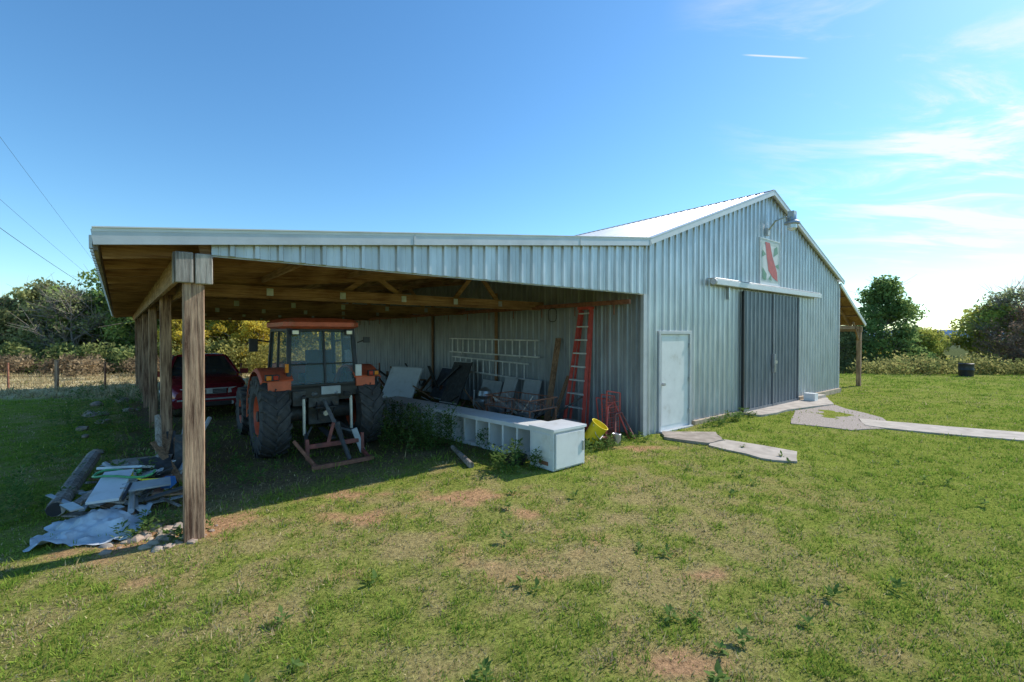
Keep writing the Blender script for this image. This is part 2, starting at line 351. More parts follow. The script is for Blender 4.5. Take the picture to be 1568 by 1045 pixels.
me=np_mesh('lawn_grass',V,np.arange(3*n).reshape(-1,3),3,cc,('blade',))
o=bpy.data.objects.new('lawn_grass',me); scene.collection.objects.link(o)
def slab(name,poly,k,z=.03,th=.12):
    m=MB(); P=[]
    for i in range(len(poly)):
        a=poly[i]; b=poly[(i+1)%len(poly)]
        for f in (0,.33,.66): P.append((a[0]+(b[0]-a[0])*f+random.uniform(-.03,.03),a[1]+(b[1]-a[1])*f+random.uniform(-.03,.03)))
    n=len(P); zc=[hz(*q)+z for q in P]
    m.add([(q[0],q[1],zq) for q,zq in zip(P,zc)]+[(q[0],q[1],zq-th) for q,zq in zip(P,zc)],[tuple(range(n))[::-1]]+[(i,(i+1)%n,n+(i+1)%n,n+i) for i in range(n)],k)
    return m.build(name)
slab('concrete_walkway',PATH,'concrete_lt',.030); slab('door_step_slab',STEP,'concrete',.05); slab('concrete_slab',SLAB,'concrete_lt',.032)
slab('door_apron',APRON,'concrete_lt',.05); slab('gravel_path',GRAV,'gravel',.018)
# ---------------------------------------------------------------- barn
barn=empty('metal_barn',(CX,CY,0),PHI)
WD=11.4; RX=5.7; ZE=3.92; ZR=5.96; DEP=18.2
def zroof(s): 
    return ZE+(ZR-ZE)*(1-abs(s-RX)/RX)
m=MB()
def fw(x0,x1,zb=-.1,k='siding'):
    m.ribbed((x0,0,0),(1,0,0),None,(0,-1,0),x1-x0,k,vfun=lambda x:zroof(x0+x)-.02,v0=lambda x:zb)
fw(0,.50); fw(.50,1.69,2.1); fw(1.69,RX); fw(RX,WD)
m.build('front_gable_wall',barn)
m=MB()
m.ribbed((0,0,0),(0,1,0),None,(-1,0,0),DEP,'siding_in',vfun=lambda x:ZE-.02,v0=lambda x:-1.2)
m.ribbed((WD,0,0),(0,1,0),None,(1,0,0),DEP,'siding',vfun=lambda x:ZE-.02,v0=lambda x:-1.2)
m.ribbed((0,DEP,0),(1,0,0),None,(0,1,0),WD,'siding',vfun=lambda x:zroof(x)-.02,v0=lambda x:-1.5)
m.bx(.05,WD-.05,.06,DEP-.05,-.02,.02,'concrete')
m.build('side_and_back_walls',barn)
m=MB()
m.ribbed((-.0,-.12,ZE+.02),(0,1,0),(RX,0,ZR-ZE),(0,0,1),DEP+.24,'roofmetal')
m.ribbed((WD+.12,-.12,ZE-.02),(0,1,0),(-(RX+.12),0,ZR-ZE+.04),(0,0,1),DEP+.24,'roofmetal')
m.quad((RX-.2,-.14,ZR-.01),(RX,-.14,ZR+.06),(RX,DEP+.14,ZR+.06),(RX-.2,DEP+.14,ZR-.01),'trim'); m.quad((RX+.2,-.14,ZR-.01),(RX,-.14,ZR+.06),(RX,DEP+.14,ZR+.06),(RX+.2,DEP+.14,ZR-.01),'trim')
m.build('main_roof',barn)
m=MB()
m.beam((.02,-.14,ZE-.03),(RX,-.14,ZR-.035),.04,.12,'trim'); m.beam((RX,-.142,ZR-.035),(WD+.12,-.142,ZE-.06),.04,.12,'trim')
m.beam((.02,-.07,ZE+.035),(RX,-.07,ZR+.035),.2,.012,'trim'); m.beam((RX,-.07,ZR+.036),(WD+.12,-.07,ZE),.2,.012,'trim')
m.bx(-.055,.055,-.045,.03,-.05,2.86,'trimgrey')
m.bx(WD-.05,WD+.05,-.045,.03,-.05,3.8,'trimgrey')
m.bx(1.8,4.0,-.10,-.0,-.3,.10,'foundation'); m.bx(7.7,WD+.02,-.12,0,-.3,.14,'foundation'); m.bx(8.2,9.0,-.4,-.12,-.2,.14,'concrete_lt')
m.bx(7.75,8.0,-.5,-.2,0.02,.27,'white')
m.build('trim_and_foundation',barn)
m=MB()
m.bx(.47,.54,-.055,.03,-.02,2.12,'trimgrey'); m.bx(1.64,1.72,-.055,.03,-.02,2.12,'trimgrey'); m.bx(.54,1.64,-.055,.03,2.05,2.12,'trimgrey')
m.bx(.545,1.635,-.02,.02,.03,2.045,'white')
m.bx(.60,1.58,-.026,-.021,.12,1.98,'white')
m.cyl((.63,-.02,1.0),(.63,-.09,1.0),.03,'steel'); m.bx(.50,1.69,-.12,.02,-.02,.03,'trimgrey')
for zz_ in(.3,1.0,1.75): m.bx(1.615,1.65,-.065,-.02,zz_,zz_+.1,'steel')
m.build('entry_door',barn,bevel=.004)
m=MB()
for a,b in((4.06,5.80),(5.84,7.56)):
    m.ribbed((a,-.085,.06),(1,0,0),(0,0,3.10),(0,-1,0),b-a,'siding_dark')
    m.bx(a,b,-.08,-.05,.06,3.14,'inside')
    for xx in(a,b): m.bx(xx-.025,xx+.025,-.125,-.082,.05,3.16,'black' if xx<5 else 'siding_dark')
    m.bx(a,b,-.118,-.1,.05,.12,'siding_dark')
m.build('sliding_doors',barn)
m=MB(); m.beam((2.5,-.16,3.27),(9.15,-.16,3.27),.10,.13,'trim'); m.beam((2.5,-.08,3.36),(9.15,-.08,3.36),.2,.012,'trim')
m.cyl((2.44,-.16,3.27),(2.5,-.16,3.27),.075,'trimgrey')
m.bx(5.70,5.74,-.2,-.13,1.0,1.5,'steel'); m.cyl((5.82,-.15,1.28),(5.82,-.2,1.28),.05,'steel')
m.bx(3.3,3.36,-.1,-.03,2.9,3.2,'steel'); 
m.build('door_track',barn,bevel=.006)
m=MB(); x0,x1,z0,z1=5.1,6.3,3.43,4.63; yq=-.055
m.bx(x0,x1,yq,-.02,z0,z1,'quiltw'); m.bx(x0-.03,x0,yq-.01,-.02,z0-.03,z1+.03,'trim'); m.bx(x1,x1+.03,yq-.01,-.02,z0-.03,z1+.03,'trim'); m.bx(x0,x1,yq-.01,-.02,z1,z1+.03,'trim'); m.bx(x0,x1,yq-.01,-.02,z0-.03,z0,'trim')
def q(pts,k,e=.004): m.poly([(x0+a*1.2,yq-e,z0+b*1.2) for a,b in pts],k)
q([(.05,.05),(.95,.05),(.95,.95),(.05,.95)],'quiltg',.003)
q([(.12,.12),(.88,.12),(.88,.88),(.12,.88)],'quiltw',.005)
q([(.22,.94),(.46,.94),(.62,.62),(.50,.50),(.30,.62)],'red',.008)
q([(.30,.62),(.50,.50),(.62,.62),(.86,.30),(.90,.08),(.62,.16),(.40,.30)],'red',.0085)
q([(.66,.64),(.9,.74),(.86,.90),(.70,.84)],'green',.009); q([(.10,.36),(.30,.22),(.28,.08),(.10,.10)],'green',.009)
q([(.74,.44),(.94,.50),(.94,.38)],'green',.011); q([(.08,.60),(.26,.66),(.08,.76)],'green',.011); q([(.40,.12),(.52,.22),(.58,.08)],'green',.011)
m.build('barn_quilt_sign',barn)
m=MB(); m.tube([(5.55,-.03,4.85),(5.55,-.25,5.12),(5.75,-.42,5.22),(6.0,-.45,5.22)],.02,'steel'); m.bx(5.48,5.62,-.08,-.02,4.75,4.95,'trimgrey')
m.lathe((6.1,-.45,5.18),[(.16,.02),(.15,.09),(.0,.12),(-.05,.19),(-.1,.2),(-.12,.11),(-.24,.1),(-.28,.02)],'steel',16,'z')
m.lathe((6.1,-.45,5.02),[(.04,.12),(-.06,.12),(-.12,.06),(-.13,.0)],'lens',14,'z')
m.bx(6.0,6.2,-.53,-.37,5.2,5.42,'trimgrey')
m.build('gable_lamp',barn)
# left lean-to
def zl(s): return ZE+.119*s
def so_(t): return -7.45-.035*t
SE=-8.17
ya,yb=-.1,DEP+.3
def edge(t): return SE-.035*t
m=MB()
m.ribbed((0,ya,ZE+.025),(0,1,0),None,(0,0,1),yb-ya,'roofmetal',Vf=lambda x:(edge(ya+x),0,.119*edge(ya+x)))
a=[(0,ya,zl(0)-.01),(edge(ya),ya,zl(edge(ya))-.01),(edge(yb),yb,zl(edge(yb))-.01),(0,yb,zl(0)-.01)]
b=[(p[0],p[1],p[2]-.02) for p in a]
m.add(a+b,[(0,1,2,3),(7,6,5,4),(0,4,5,1),(1,5,6,2),(2,6,7,3)],'deck')
m.build('lean_to_roof',barn)
m=MB()
m.beam((SE-.02,-.14,zl(SE)-.045),(.02,-.14,zl(0)-.045),.03,.135,'fascia'); m.beam((SE-.02,-.152,zl(SE)+.018),(.02,-.152,zl(0)+.018),.012,.03,'trim'); m.beam((SE-.02,-.07,zl(SE)+.04),(.02,-.07,zl(0)+.04),.2,.012,'trim')
for ss in (-5.1,-2.0,-.0): m.bx(ss-.012,ss+.012,-.162,-.156,zl(ss)-.11,zl(ss)+.02,'trimgrey')
m.ribbed((-7.3,-.06,0),(1,0,0),None,(0,-1,0),7.28,'siding',h=.034,vfun=lambda x:zl(-7.3+x)-.05,v0=lambda x:2.85)
m.bx(-7.3,-.06,-.035,-.03,2.835,2.86,'trimgrey')
m.beam((SE,-.12,zl(SE)-.08),(edge(yb),yb,zl(edge(yb))-.08),.03,.15,'grey_wood')
m.ribbed((SE-.02,-.12,zl(SE)-.0),(Vector((edge(yb)-SE,yb+.12,zl(edge(yb))-zl(SE))).normalized()),(0,0,-.12),(-1,0,0),yb+.1,'fascia')
m.build('lean_to_fascia',barn)
m=MB()
m.bx(-7.35,-.06,-.026,.012,2.865,2.98,'beam')
m.beam((-7.4,-.008,zl(-7.4)-.14),(-.06,-.008,zl(-.06)-.14),.04,.14,'beam')
for i in range(21):
    t=.25+i*.9
    w_=edge(t)+.03
    m.beam((w_,t,zl(w_)-.11),(-.03,t,zl(-.03)-.11),.045,.15,'beam')
for i in range(0,5):
    t=i*3.6+3.0
    z=2.74; o=so_(t)
    m.beam((o,t+.06,z),(-.04,t+.06,z),.045,.19,'beam'); 
    m.beam((o,t-.06,z+.03),(-.04,t-.06,z+.03),.04,.14,'beam')
    m.beam((o,t+.0,zl(o)-.26),(-.04,t,zl(-.04)-.26),.045,.14,'beam')
    xs=[-6.2,-5.0,-3.8,-2.6,-1.4]
    for j,xx in enumerate(xs):
        x2=xx+.6 if j%2 else xx-.6
        m.beam((xx,t+.0,z+.05),(x2,t,zl(x2)-.20),.04,.09,'beam')
        m.bx(xx-.05,xx+.05,t-.088,t-.082,z-.05,z+.07,'steel')
for ss in(-6.3,-4.9,-3.5,-2.1,-.8): m.beam((ss,.02,zl(ss)-.22),(ss,DEP,zl(ss)-.22),.045,.09,'beamy')
m.build('lean_to_rafters',barn)
m=MB()
m.beam((so_(0)-.11,-.0,2.72),(so_(18.2)-.11,18.2,2.72),.045,.25,'beamy'); m.beam((so_(0)+.11,-.0,2.72),(so_(18.2)+.11,18.2,2.72),.045,.25,'beamy')
m.build('lean_to_girder',barn)
m=MB()
for i in range(6):
    t=i*3.6; o=so_(t); g=-.5 if i<4 else -1
    m.beam((o+random.uniform(-.02,.02),t,g),(o,t,2.78),.175 if i==0 else .15,.175 if i==0 else .15,'post')
    if i: m.beam((o+.02,t+.1,2.1),(o+.02,t+.75,2.68),.05,.1,'beamy',(1,0,0))
m.box((so_(0)-.08,-.105,2.70),(.148,.04,.30),'grey_wood'); m.box((so_(0)+.08,-.105,2.695),(.148,.042,.30),'grey_wood'); m.box((so_(0)-.16,.0,2.70),(.02,.17,.30),'grey_wood')
m.build('lean_to_posts',barn,bevel=.012)
m=MB(); m.beam((-.30,.1,2.70),(-.30,17.5,2.70),.04,.09,'rust')
for i in range(16): 
    t=.5+i*1.1; m.cyl((-.3,t,2.68),(-.3,t,2.45),.012,'rust',n=5); m.beam((-.3,t,2.68),(-.03,t,2.68),.03,.03,'beam')
m.tube([(-.04,2.0,2.7),(-.04,2.02,2.5),(-.04,2.0,0.3)],.012,'steel',6)
pts=[(-.33+.02*math.cos(3*a),2.3+.16*math.cos(a),2.5+.16*math.sin(a)) for a in [i*.5 for i in range(26)]]; m.tube(pts,.008,'black',4)
m.beam((-.05,4.9,.2),(-.05,4.9,3.2),.04,.1,'beam'); m.beam((-.05,8.6,.2),(-.05,8.6,3.2),.04,.1,'board')
m.build('wall_hanging_rail',barn)
m=MB()
zr=lambda x: 3.80-.47*(x-WD)
ex=WD+2.95
m.ribbed((WD,-.05,3.83),(0,1,0),(2.95,0,-.47*2.95),(0,0,1),DEP,'roofmetal')
m.quad((WD,-.05,3.80),(ex,-.05,zr(ex)),(ex,DEP-.1,zr(ex)),(WD,DEP-.1,3.80),'deck')
m.beam((WD,-.07,3.80),(ex,-.07,zr(ex)),.04,.12,'trim')
for i in range(16):
    t=.4+i*1.2; m.beam((WD+.02,t,3.71),(ex,t,zr(ex)-.09),.045,.14,'beam')
for xx in (.8,1.5,2.2): m.beam((WD+xx,0,zr(WD+xx)-.02),(WD+xx,DEP-.2,zr(WD+xx)-.02),.09,.035,'beam')
m.beam((ex-.15,0,2.25),(ex-.15,DEP-.2,2.25),.09,.2,'beamy')
for i in range(6):
    t=.1+3.55*i; m.beam((ex-.15,t,-1),(ex-.15,t,2.3),.14,.14,'post'); m.beam((ex-.15,t,1.8),(ex-.9,t,2.5),.05,.1,'beam')
    m.beam((WD+.0,t,2.3),(ex-.1,t,2.3),.05,.12,'beam')
m.build('right_lean_to',barn)
# ---------------------------------------------------------------- tractor
tr=empty('tractor',(-3.46,8.16,0),PHI)
def wheel(m,cx,cy,r,wd,rim,lugs,side):
    h=wd/2
    m.lathe((cx,cy,r),[(-h*.75,rim),(-h*.95,rim+.05),(-h,rim+(r-rim)*.5),(-h*.9,r-.07),(-h*.6,r-.035),(0,r-.03),(h*.6,r-.035),(h*.9,r-.07),(h,rim+(r-rim)*.5),(h*.95,rim+.05),(h*.75,rim)],'tire',36)
    m.lathe((cx,cy,r),[(-h*.78,rim),(-h*.6,rim-.02),(h*.6,rim-.02),(h*.78,rim)],'orange',30)
    xo=cx+side*h*.25
    m.lathe((xo,cy,r),[(0,rim-.02),(side*-.03,rim*.6),(side*.04,rim*.45),(side*.05,.0)],'orange',24)
    m.cyl((xo,cy,r),(xo+side*.12,cy,r),.09,'chassis',n=12)
    for i in range(8):
        a=i*math.pi/4; m.cyl((xo+side*.02,cy+math.cos(a)*rim*.38,r+math.sin(a)*rim*.38),(xo+side*.06,cy+math.cos(a)*rim*.38,r+math.sin(a)*rim*.38),.02,'steel',n=6)
    for i in range(lugs):
        for sg in(-1,1):
            a0=2*math.pi*(i+(.5 if sg>0 else 0))/lugs; a1=a0+2*math.pi/lugs*1.0
            P=lambda x,a,rr: Vector((cx+x,cy+math.sin(a)*rr,r+math.cos(a)*rr))
            da=.055*.68/r
            vs=[P(sg*.0,a0-da,r-.045),P(sg*.0,a0+da,r-.045),P(sg*.0,a0+da*.8,r+.005),P(sg*.0,a0-da*.8,r+.005),
                P(sg*h*.97,a1-da,r-.10),P(sg*h*.97,a1+da,r-.10),P(sg*h*.97,a1+da*.8,r-.02),P(sg*h*.97,a1-da*.8,r-.02),
                P(sg*h*1.03,a1-da,r-.18),P(sg*h*1.03,a1+da,r-.18)]
            m.add(vs,[(0,1,2,3),(3,2,6,7),(0,3,7,4),(1,5,6,2),(4,7,6,5),(7,8,9,6),(4,8,7),(5,6,9)],'tire')
m=MB()
for sx in(-1,1):
    wheel(m,sx*.77,0,.69,.44,.34,20,sx); wheel(m,sx*.76,2.15,.50,.30,.25,18,sx)
m.build('wheels',tr)
m=MB()
m.cyl((-.6,0,.69),(.6,0,.69),.14,'chassis',n=14); m.box((0,.1,.78),(.42,.7,.55),'chassis'); m.box((0,.95,.72),(.34,1.3,.42),'chassis'); m.box((0,2.2,.62),(.3,.8,.3),'chassis')
m.cyl((-.6,2.15,.5),(.6,2.15,.5),.07,'chassis')
m.box((0,-.3,.95),(.5,.22,.26),'chassis'); m.cyl((0,-.3,.72),(0,-.52,.72),.045,'steel'); m.box((0,-.42,.82),(.34,.24,.03),'black')
m.box((-.5,.75,.55),(.2,.7,.35),'black'); m.box((.5,.75,.55),(.2,.7,.35),'black')
for sx in(-1,1):
    m.beam((sx*.25,-.1,.5),(sx*.42,-.95,.35),.045,.1,'chassis'); m.beam((sx*.3,-.3,1.05),(sx*.38,-.65,1.0),.05,.07,'chassis')
    m.cyl((sx*.38,-.63,1.0),(sx*.38,-.66,.42),.025,'steel'); m.cyl((sx*.15,-.2,.45),(sx*.4,-.8,.40),.018,'steel')
    m.cyl((sx*.12,-.42,1.05),(sx*.2,-.48,1.05),.03,'steel'); m.tube([(sx*.1,-.3,1.0),(sx*.14,-.5,.8),(sx*.1,-.42,.6)],.014,'black')
m.cyl((0,-.35,.95),(0,-.98,.62),.03,'steel'); m.beam((0,-.2,.42),(0,-.9,.36),.09,.035,'chassis')
m.build('chassis_and_hitch',tr,bevel=.01)
m=MB()
m.beam((-.45,-1.0,.30),(.45,-1.0,.30),.06,.07,'darkred'); m.beam((-.12,-1.0,.30),(-.03,-1.02,.64),.045,.05,'darkred'); m.beam((.12,-1.0,.30),(.03,-1.02,.64),.045,.05,'chassis')
m.beam((0,-1.02,.62),(.1,-1.38,.10),.05,.05,'chassis')
for sx in(-1,1): m.beam((sx*.43,-1.0,.42),(sx*.43,-1.02,.10),.05,.07,'darkred')
m.beam((-.46,-1.38,.06),(.48,-1.38,.07),.07,.06,'rust'); m.beam((-.43,-1,.14),(-.40,-1.38,.07),.05,.05,'rust'); m.beam((.43,-1,.14),(.42,-1.38,.07),.05,.05,'darkred')
m.beam((.30,-1.0,.5),(.44,-1.02,.1),.04,.09,'sheet'); m.beam((-.42,-1.3,.1),(-.62,-1.0,.42),.03,.05,'rust')
m.build('scraper_implement',tr,bevel=.006)
m=MB()
for sx in(-1,1):
    secs=[]
    for i in range(13):
        a=R(-38+i*11); rr=.80
        y_=math.sin(a)*rr; z_=.69+math.cos(a)*rr
        secs.append([(sx*.50,y_,z_),(sx*.95,y_,z_-.0),(sx*.985,y_,z_-.05),(sx*.975,y_*.985,z_-.06),(sx*.945,y_*.98,z_-.03),(sx*.50,y_*.97,z_-.03)])
    m.loft(secs,'orange')
    m.box((sx*.82,-.52,1.36),(.2,.06,.10),'black'); m.box((sx*.77,-.555,1.36),(.07,.02,.07),'redlens'); m.box((sx*.87,-.555,1.36),(.07,.02,.07),'amber')
    m.box((sx*.70,-.46,1.22),(.34,.05,.16),'orange')
def rr(hw,z0,z1,y_,r=.1):
    return [(-hw,y_,z0),(hw,y_,z0),(hw,y_,z1-r),(hw-r*.3,y_,z1-r*.3),(hw-r,y_,z1),(-hw+r,y_,z1),(-hw+r*.3,y_,z1-r*.3),(-hw,y_,z1-r)]
m.loft([rr(.36,.95,1.52,.98),rr(.36,.9,1.5,1.6),rr(.34,.85,1.44,2.3),rr(.31,.8,1.36,2.6),rr(.24,.82,1.2,2.72)],'orange')
m.box((0,2.74,1.0),(.44,.04,.36),'black')
m.cyl((.42,1.2,1.3),(.42,1.2,2.25),.04,'black')
m.build('hood_and_fenders',tr,bevel=.008)
m=MB()
bl=[(-.56,-.42,1.18),(.56,-.42,1.18),(.60,.95,1.05),(-.60,.95,1.05)]
tp=[(-.52,-.30,2.14),(.52,-.30,2.14),(.54,.85,2.14),(-.54,.85,2.14)]
for a_,b_2 in zip(bl,tp): m.beam(a_,b_2,.065,.065,'black')
for i in range(4): m.beam(tp[i],tp[(i+1)%4],.07,.09,'black'); m.beam(bl[i],bl[(i+1)%4],.06,.07,'black')
for sx in(-1,1): m.beam((sx*.59,.28,1.1),(sx*.54,.3,2.14),.04,.04,'black'); m.quad((sx*.57,-.42,1.2),(sx*.59,.9,1.1),(sx*.54,.85,2.1),(sx*.53,-.3,2.1),'glass')
m.quad((-.54,-.42,1.2),(.54,-.42,1.2),(.50,-.305,2.1),(-.50,-.305,2.1),'glass'); m.quad((-.57,.95,1.1),(.57,.95,1.1),(.52,.855,2.1),(-.52,.855,2.1),'glass')
m.beam((0.02,-.44,1.2),(0.02,-.33,2.1),.03,.03,'black'); m.beam((-.54,-.40,1.55),(.54,-.40,1.55),.02,.02,'black')
m.box((0,-.41,1.09),(1.12,.08,.20),'black'); m.box((0,.25,.98),(1.0,1.2,.14),'black')
m.box((-.42,-.47,1.0),(.2,.1,.24),'chassis'); m.box((.1,-.465,1.1),(.32,.03,.14),'sheet')
m.box((0,.05,1.28),(.48,.46,.14),'black'); m.box((0,-.12,1.55),(.42,.12,.45),'black'); m.cyl((0,.75,1.1),(0,.55,1.5),.03,'black'); m.lathe((0,.55,1.5),[(-.015,.17),(.0,.19),(.015,.17),(0,.15),(-.015,.17)],'black',18,'z')
for sx in(-1,1):
    m.cyl((sx*.55,.9,1.9),(sx*.80,.95,1.95),.015,'black'); m.box((sx*.84,.93,1.85),(.14,.04,.24),'black')
    m.box((sx*.44,-.36,2.08),(.13,.08,.09),'black'); m.box((sx*.44,-.405,2.08),(.10,.01,.065),'lens'); 
m.box((.56,-.50,1.42),(.10,.06,.20),'white'); m.box((-.60,-.50,1.5),(.05,.05,.14),'amber')
m.cyl((.6,-.35,1.9),(.72,-.4,1.95),.012,'black'); m.box((.74,-.42,1.95),(.12,.03,.10),'black')
m.build('cab',tr,bevel=.006)
m=MB()
def rc(hx,y0,y1,z_,r=.12): 
    return [(-hx+r,y0,z_),(hx-r,y0,z_),(hx,y0+r,z_),(hx,y1-r,z_),(hx-r,y1,z_),(-hx+r,y1,z_),(-hx,y1-r,z_),(-hx,y0+r,z_)]
m.loft([rc(.56,-.38,.98,2.14),rc(.62,-.46,1.05,2.18),rc(.62,-.46,1.05,2.25),rc(.56,-.38,.98,2.31),rc(.4,-.2,.7,2.33)],'orange')
m.build('cab_roof',tr)
# ---------------------------------------------------------------- car
cxx,cyy=W(-6.62,10.2); car=empty('parked_car',(cxx,cyy,hz(cxx,cyy)),PHI+math.pi)
m=MB()
def cs(y_,w_,zl_,zb): return [(-w_*.9,y_,zl_),(w_*.9,y_,zl_),(w_,y_,zl_+.12),(w_*1.01,y_,(zl_+zb)/2+.05),(w_*.96,y_,zb-.05),(w_*.86,y_,zb),(w_*.5,y_,zb+.03),(-w_*.5,y_,zb+.03),(-w_*.86,y_,zb),(-w_*.96,y_,zb-.05),(-w_*1.01,y_,(zl_+zb)/2+.05),(-w_,y_,zl_+.12)]
m.loft([cs(-2.4,.72,.42,.85),cs(-2.3,.82,.28,.98),cs(-1.6,.87,.24,1.0),cs(-.2,.89,.22,.97),cs(1.0,.89,.22,.98),cs(1.5,.88,.24,.93),cs(2.0,.86,.24,.86),cs(2.28,.80,.26,.78),cs(2.42,.68,.30,.68)],'maroon')
base=[(-.76,-1.95,.98),(.76,-1.95,.98),(.78,1.2,.98),(-.78,1.2,.98)]; top=[(-.56,-1.15,1.42),(.56,-1.15,1.42),(.57,.35,1.44),(-.57,.35,1.44)]
m.add(base+top,[(0,1,5,4),(1,2,6,5),(2,3,7,6),(3,0,4,7)],'carglass')
m.loft([[(x_*1.03,y_*1.02,z_) for x_,y_,z_ in top],[(x_*.95,y_*.95,z_+.05) for x_,y_,z_ in top],[(x_*.6,y_*.6,z_+.07) for x_,y_,z_ in top]],'maroon')
for a_,b_2 in zip(base,top): m.beam(a_,b_2,.07,.06,'maroon')
for sx in(-1,1):
    m.beam((sx*.78,-.2,.98),(sx*.575,-.2,1.44),.06,.06,'black'); m.box((sx*.95,.95,1.03),(.2,.12,.14),'maroon')
    m.loft([[(sx*.38,2.33,.60),(sx*.80,2.14,.62),(sx*.82,2.12,.76),(sx*.40,2.33,.74)],[(sx*.38,2.46,.60),(sx*.79,2.28,.62),(sx*.80,2.24,.75),(sx*.40,2.44,.73)]],'lens')
    m.box((sx*.79,2.16,.56),(.1,.1,.05),'amber')
    m.cyl((sx*.45,2.40,.37),(sx*.45,2.54,.37),.05,'lens')
m.box((0,2.42,.66),(.72,.05,.14),'black')
for k_ in range(4): m.box((0,2.45,.61+.033*k_),(.70,.02,.010),'alu')
m.box((0,2.455,.73),(.76,.03,.02),'alu'); m.box((0,2.47,.67),(.12,.02,.12),'alu')
m.loft([cs(2.3,.84,.28,.55),cs(2.48,.74,.30,.54),cs(2.52,.6,.32,.52)],'maroon'); m.box((0,2.53,.37),(.9,.03,.1),'black'); m.box((0,2.53,.485),(1.3,.03,.035),'sheet')
m.build('body',car,bevel=.008)
m=MB()
for sx in(-1,1):
    for yy in(-1.45,1.45):
        m.lathe((sx*.80,yy,.32),[(-.1,.2),(-.1,.3),(-.07,.32),(.07,.32),(.1,.3),(.1,.2)],'tire',24); m.lathe((sx*.80+sx*.09,yy,.32),[(0,.2),(sx*-.03,.12),(sx*.02,.05),(sx*.02,0)],'steel',18)
m.build('wheels',car)
# ---------------------------------------------------------------- wall items
def ladder(m,p,q,side,wd,k,kr,n,rw=.035,rh=.07):
    p=Vector(p);q=Vector(q);sv=Vector(side).normalized()*wd/2
    nrm=(q-p).cross(sv).normalized()
    m.beam(p-sv,q-sv,rw,rh,k,nrm); m.beam(p+sv,q+sv,rw,rh,k,nrm)
    for i in range(n):
        c_=p+(q-p)*((i+.5)/n); m.cyl(c_-sv,c_+sv,.018,kr,n=8)
e=B('extension_ladder',0,0); m=MB(); ladder(m,(-.12,3.0,1.68),(-.12,7.3,1.70),(0,0,1),.42,'alu','alu',14)
for tt in(3.6,6.4): m.beam((-.03,tt,1.45),(-.26,tt,1.45),.04,.04,'steel')
m.build('rails_and_rungs',e)
e=B('extension_ladder',0,0); m=MB(); ladder(m,(-.14,3.4,1.08),(-.14,7.1,1.14),(0,0,1),.40,'alu','alu',12)
for tt in(3.8,6.2): m.beam((-.03,tt,.88),(-.26,tt,.88),.04,.04,'steel')
m.build('rails_and_rungs',e)
e=B('red_stepladder',0,0); m=MB()
p=Vector((-.62,1.35,0)); q_=Vector((-.22,1.35,2.62)); 
for i in(-1,1): m.beam(p+Vector((0,i*.28,0)),q_+Vector((0,i*.15,0)),.08,.035,'red',(0,1,0)); m.beam(p+Vector((.16,i*.26,0)),q_+Vector((.06,i*.14,-.05)),.05,.03,'red',(0,1,0))
for i in range(9):
    f=(i+.6)/9; c_=p+(q_-p)*f; hw=.28-.13*f; m.box((c_.x,c_.y,c_.z),(.09,2*hw,.03),'alu')
m.box((q_.x,q_.y,q_.z),(.16,.36,.06),'red'); m.build('frame_and_steps',e)
e=B('leaning_board',0,0); m=MB(); m.beam((-.75,2.05,0),(-.08,2.35,1.95),.14,.03,'board'); m.beam((-.9,1.75,0),(-.3,1.8,1.1),.09,.03,'board'); m.build('board',e)
def panel(name,s0,t0,w_,h_,lean,k,th=.03,rz=0):
    e=B(name,s0,t0,rz); m=MB(); m.box((0,0,h_/2),(th,w_,h_),k,None); m.box((-th,0,h_-.02),(.012,w_*.99,.03),'trimgrey'); m.box((-th,0,.03),(.012,w_*.99,.03),'trimgrey')
    o=m.build('panel',e,bevel=.003); o.rotation_euler=(0,lean,0); return e
panel('grey_sheet_panel',-.5,3.1,.62,.95,.3,'sheet'); panel('grey_sheet_panel',-.6,3.9,.5,.95,.35,'trimgrey'); panel('grey_sheet_panel',-.5,4.8,.9,.8,.35,'sheet')
panel('dark_door_panel',-.9,6.1,.8,1.35,.45,'chassis',.04,.15); panel('dark_door_panel',-.7,7.2,.9,1.1,.5,'navy',.04,0)
panel('white_sheet_panel',-1.9,7.6,1.3,1.15,.5,'whitepl',.05,.35)
e=B('scrap_metal_heap',-.9,7.9); m=MB()
for i in range(34):
    a=Vector((random.uniform(-.6,.5),random.uniform(-1.4,2.2),random.uniform(0,.5))); b=a+Vector((random.uniform(-.5,.5),random.uniform(-.9,.9),random.uniform(0,.7)))
    m.beam(a,b,random.uniform(.03,.12),random.uniform(.015,.05),random.choice(['steel','rust','chassis','board','sheet','black']))
m.build('scrap',e)
e=B('scrap_metal_heap',-1.1,3.2); m=MB()
for i in range(26):
    a=Vector((random.uniform(-.5,.5),random.uniform(-1.4,2.2),random.uniform(0,.3))); b=a+Vector((random.uniform(-.4,.5),random.uniform(-.7,.7),random.uniform(0,.5)))
    m.beam(a,b,random.uniform(.02,.07),random.uniform(.012,.04),random.choice(['steel','rust','chassis','board','alu','black']))
m.build('scrap',e)
e=B('metal_wash_tub',-.9,4.2); m=MB()
m.lathe((0,0,0),[(0,.0),(0,.28),(.32,.36),(.34,.36),(.33,.34),(.03,.27),(.02,0)],'steel',20,'z'); m.lathe((-.1,-.1,.38),[(0,.12),(.1,.20),(.22,.17),(.3,.05),(.31,0)],'steel',16,'z'); m.build('tub',e)
e=B('white_shelf_unit',-2.90,-.05,.13); m=MB(); L=4.8
m.bx(-.08,.46,0,L,.52,.56,'white'); m.bx(-.08,.46,0,L,.02,.06,'white'); m.bx(.44,.46,0,L,.06,.52,'white')
for i in range(15): 
    yy=.03+i*(L-.06)/14; m.bx(-.08,.44,yy-.02,yy+.02,.06,.52,'white')
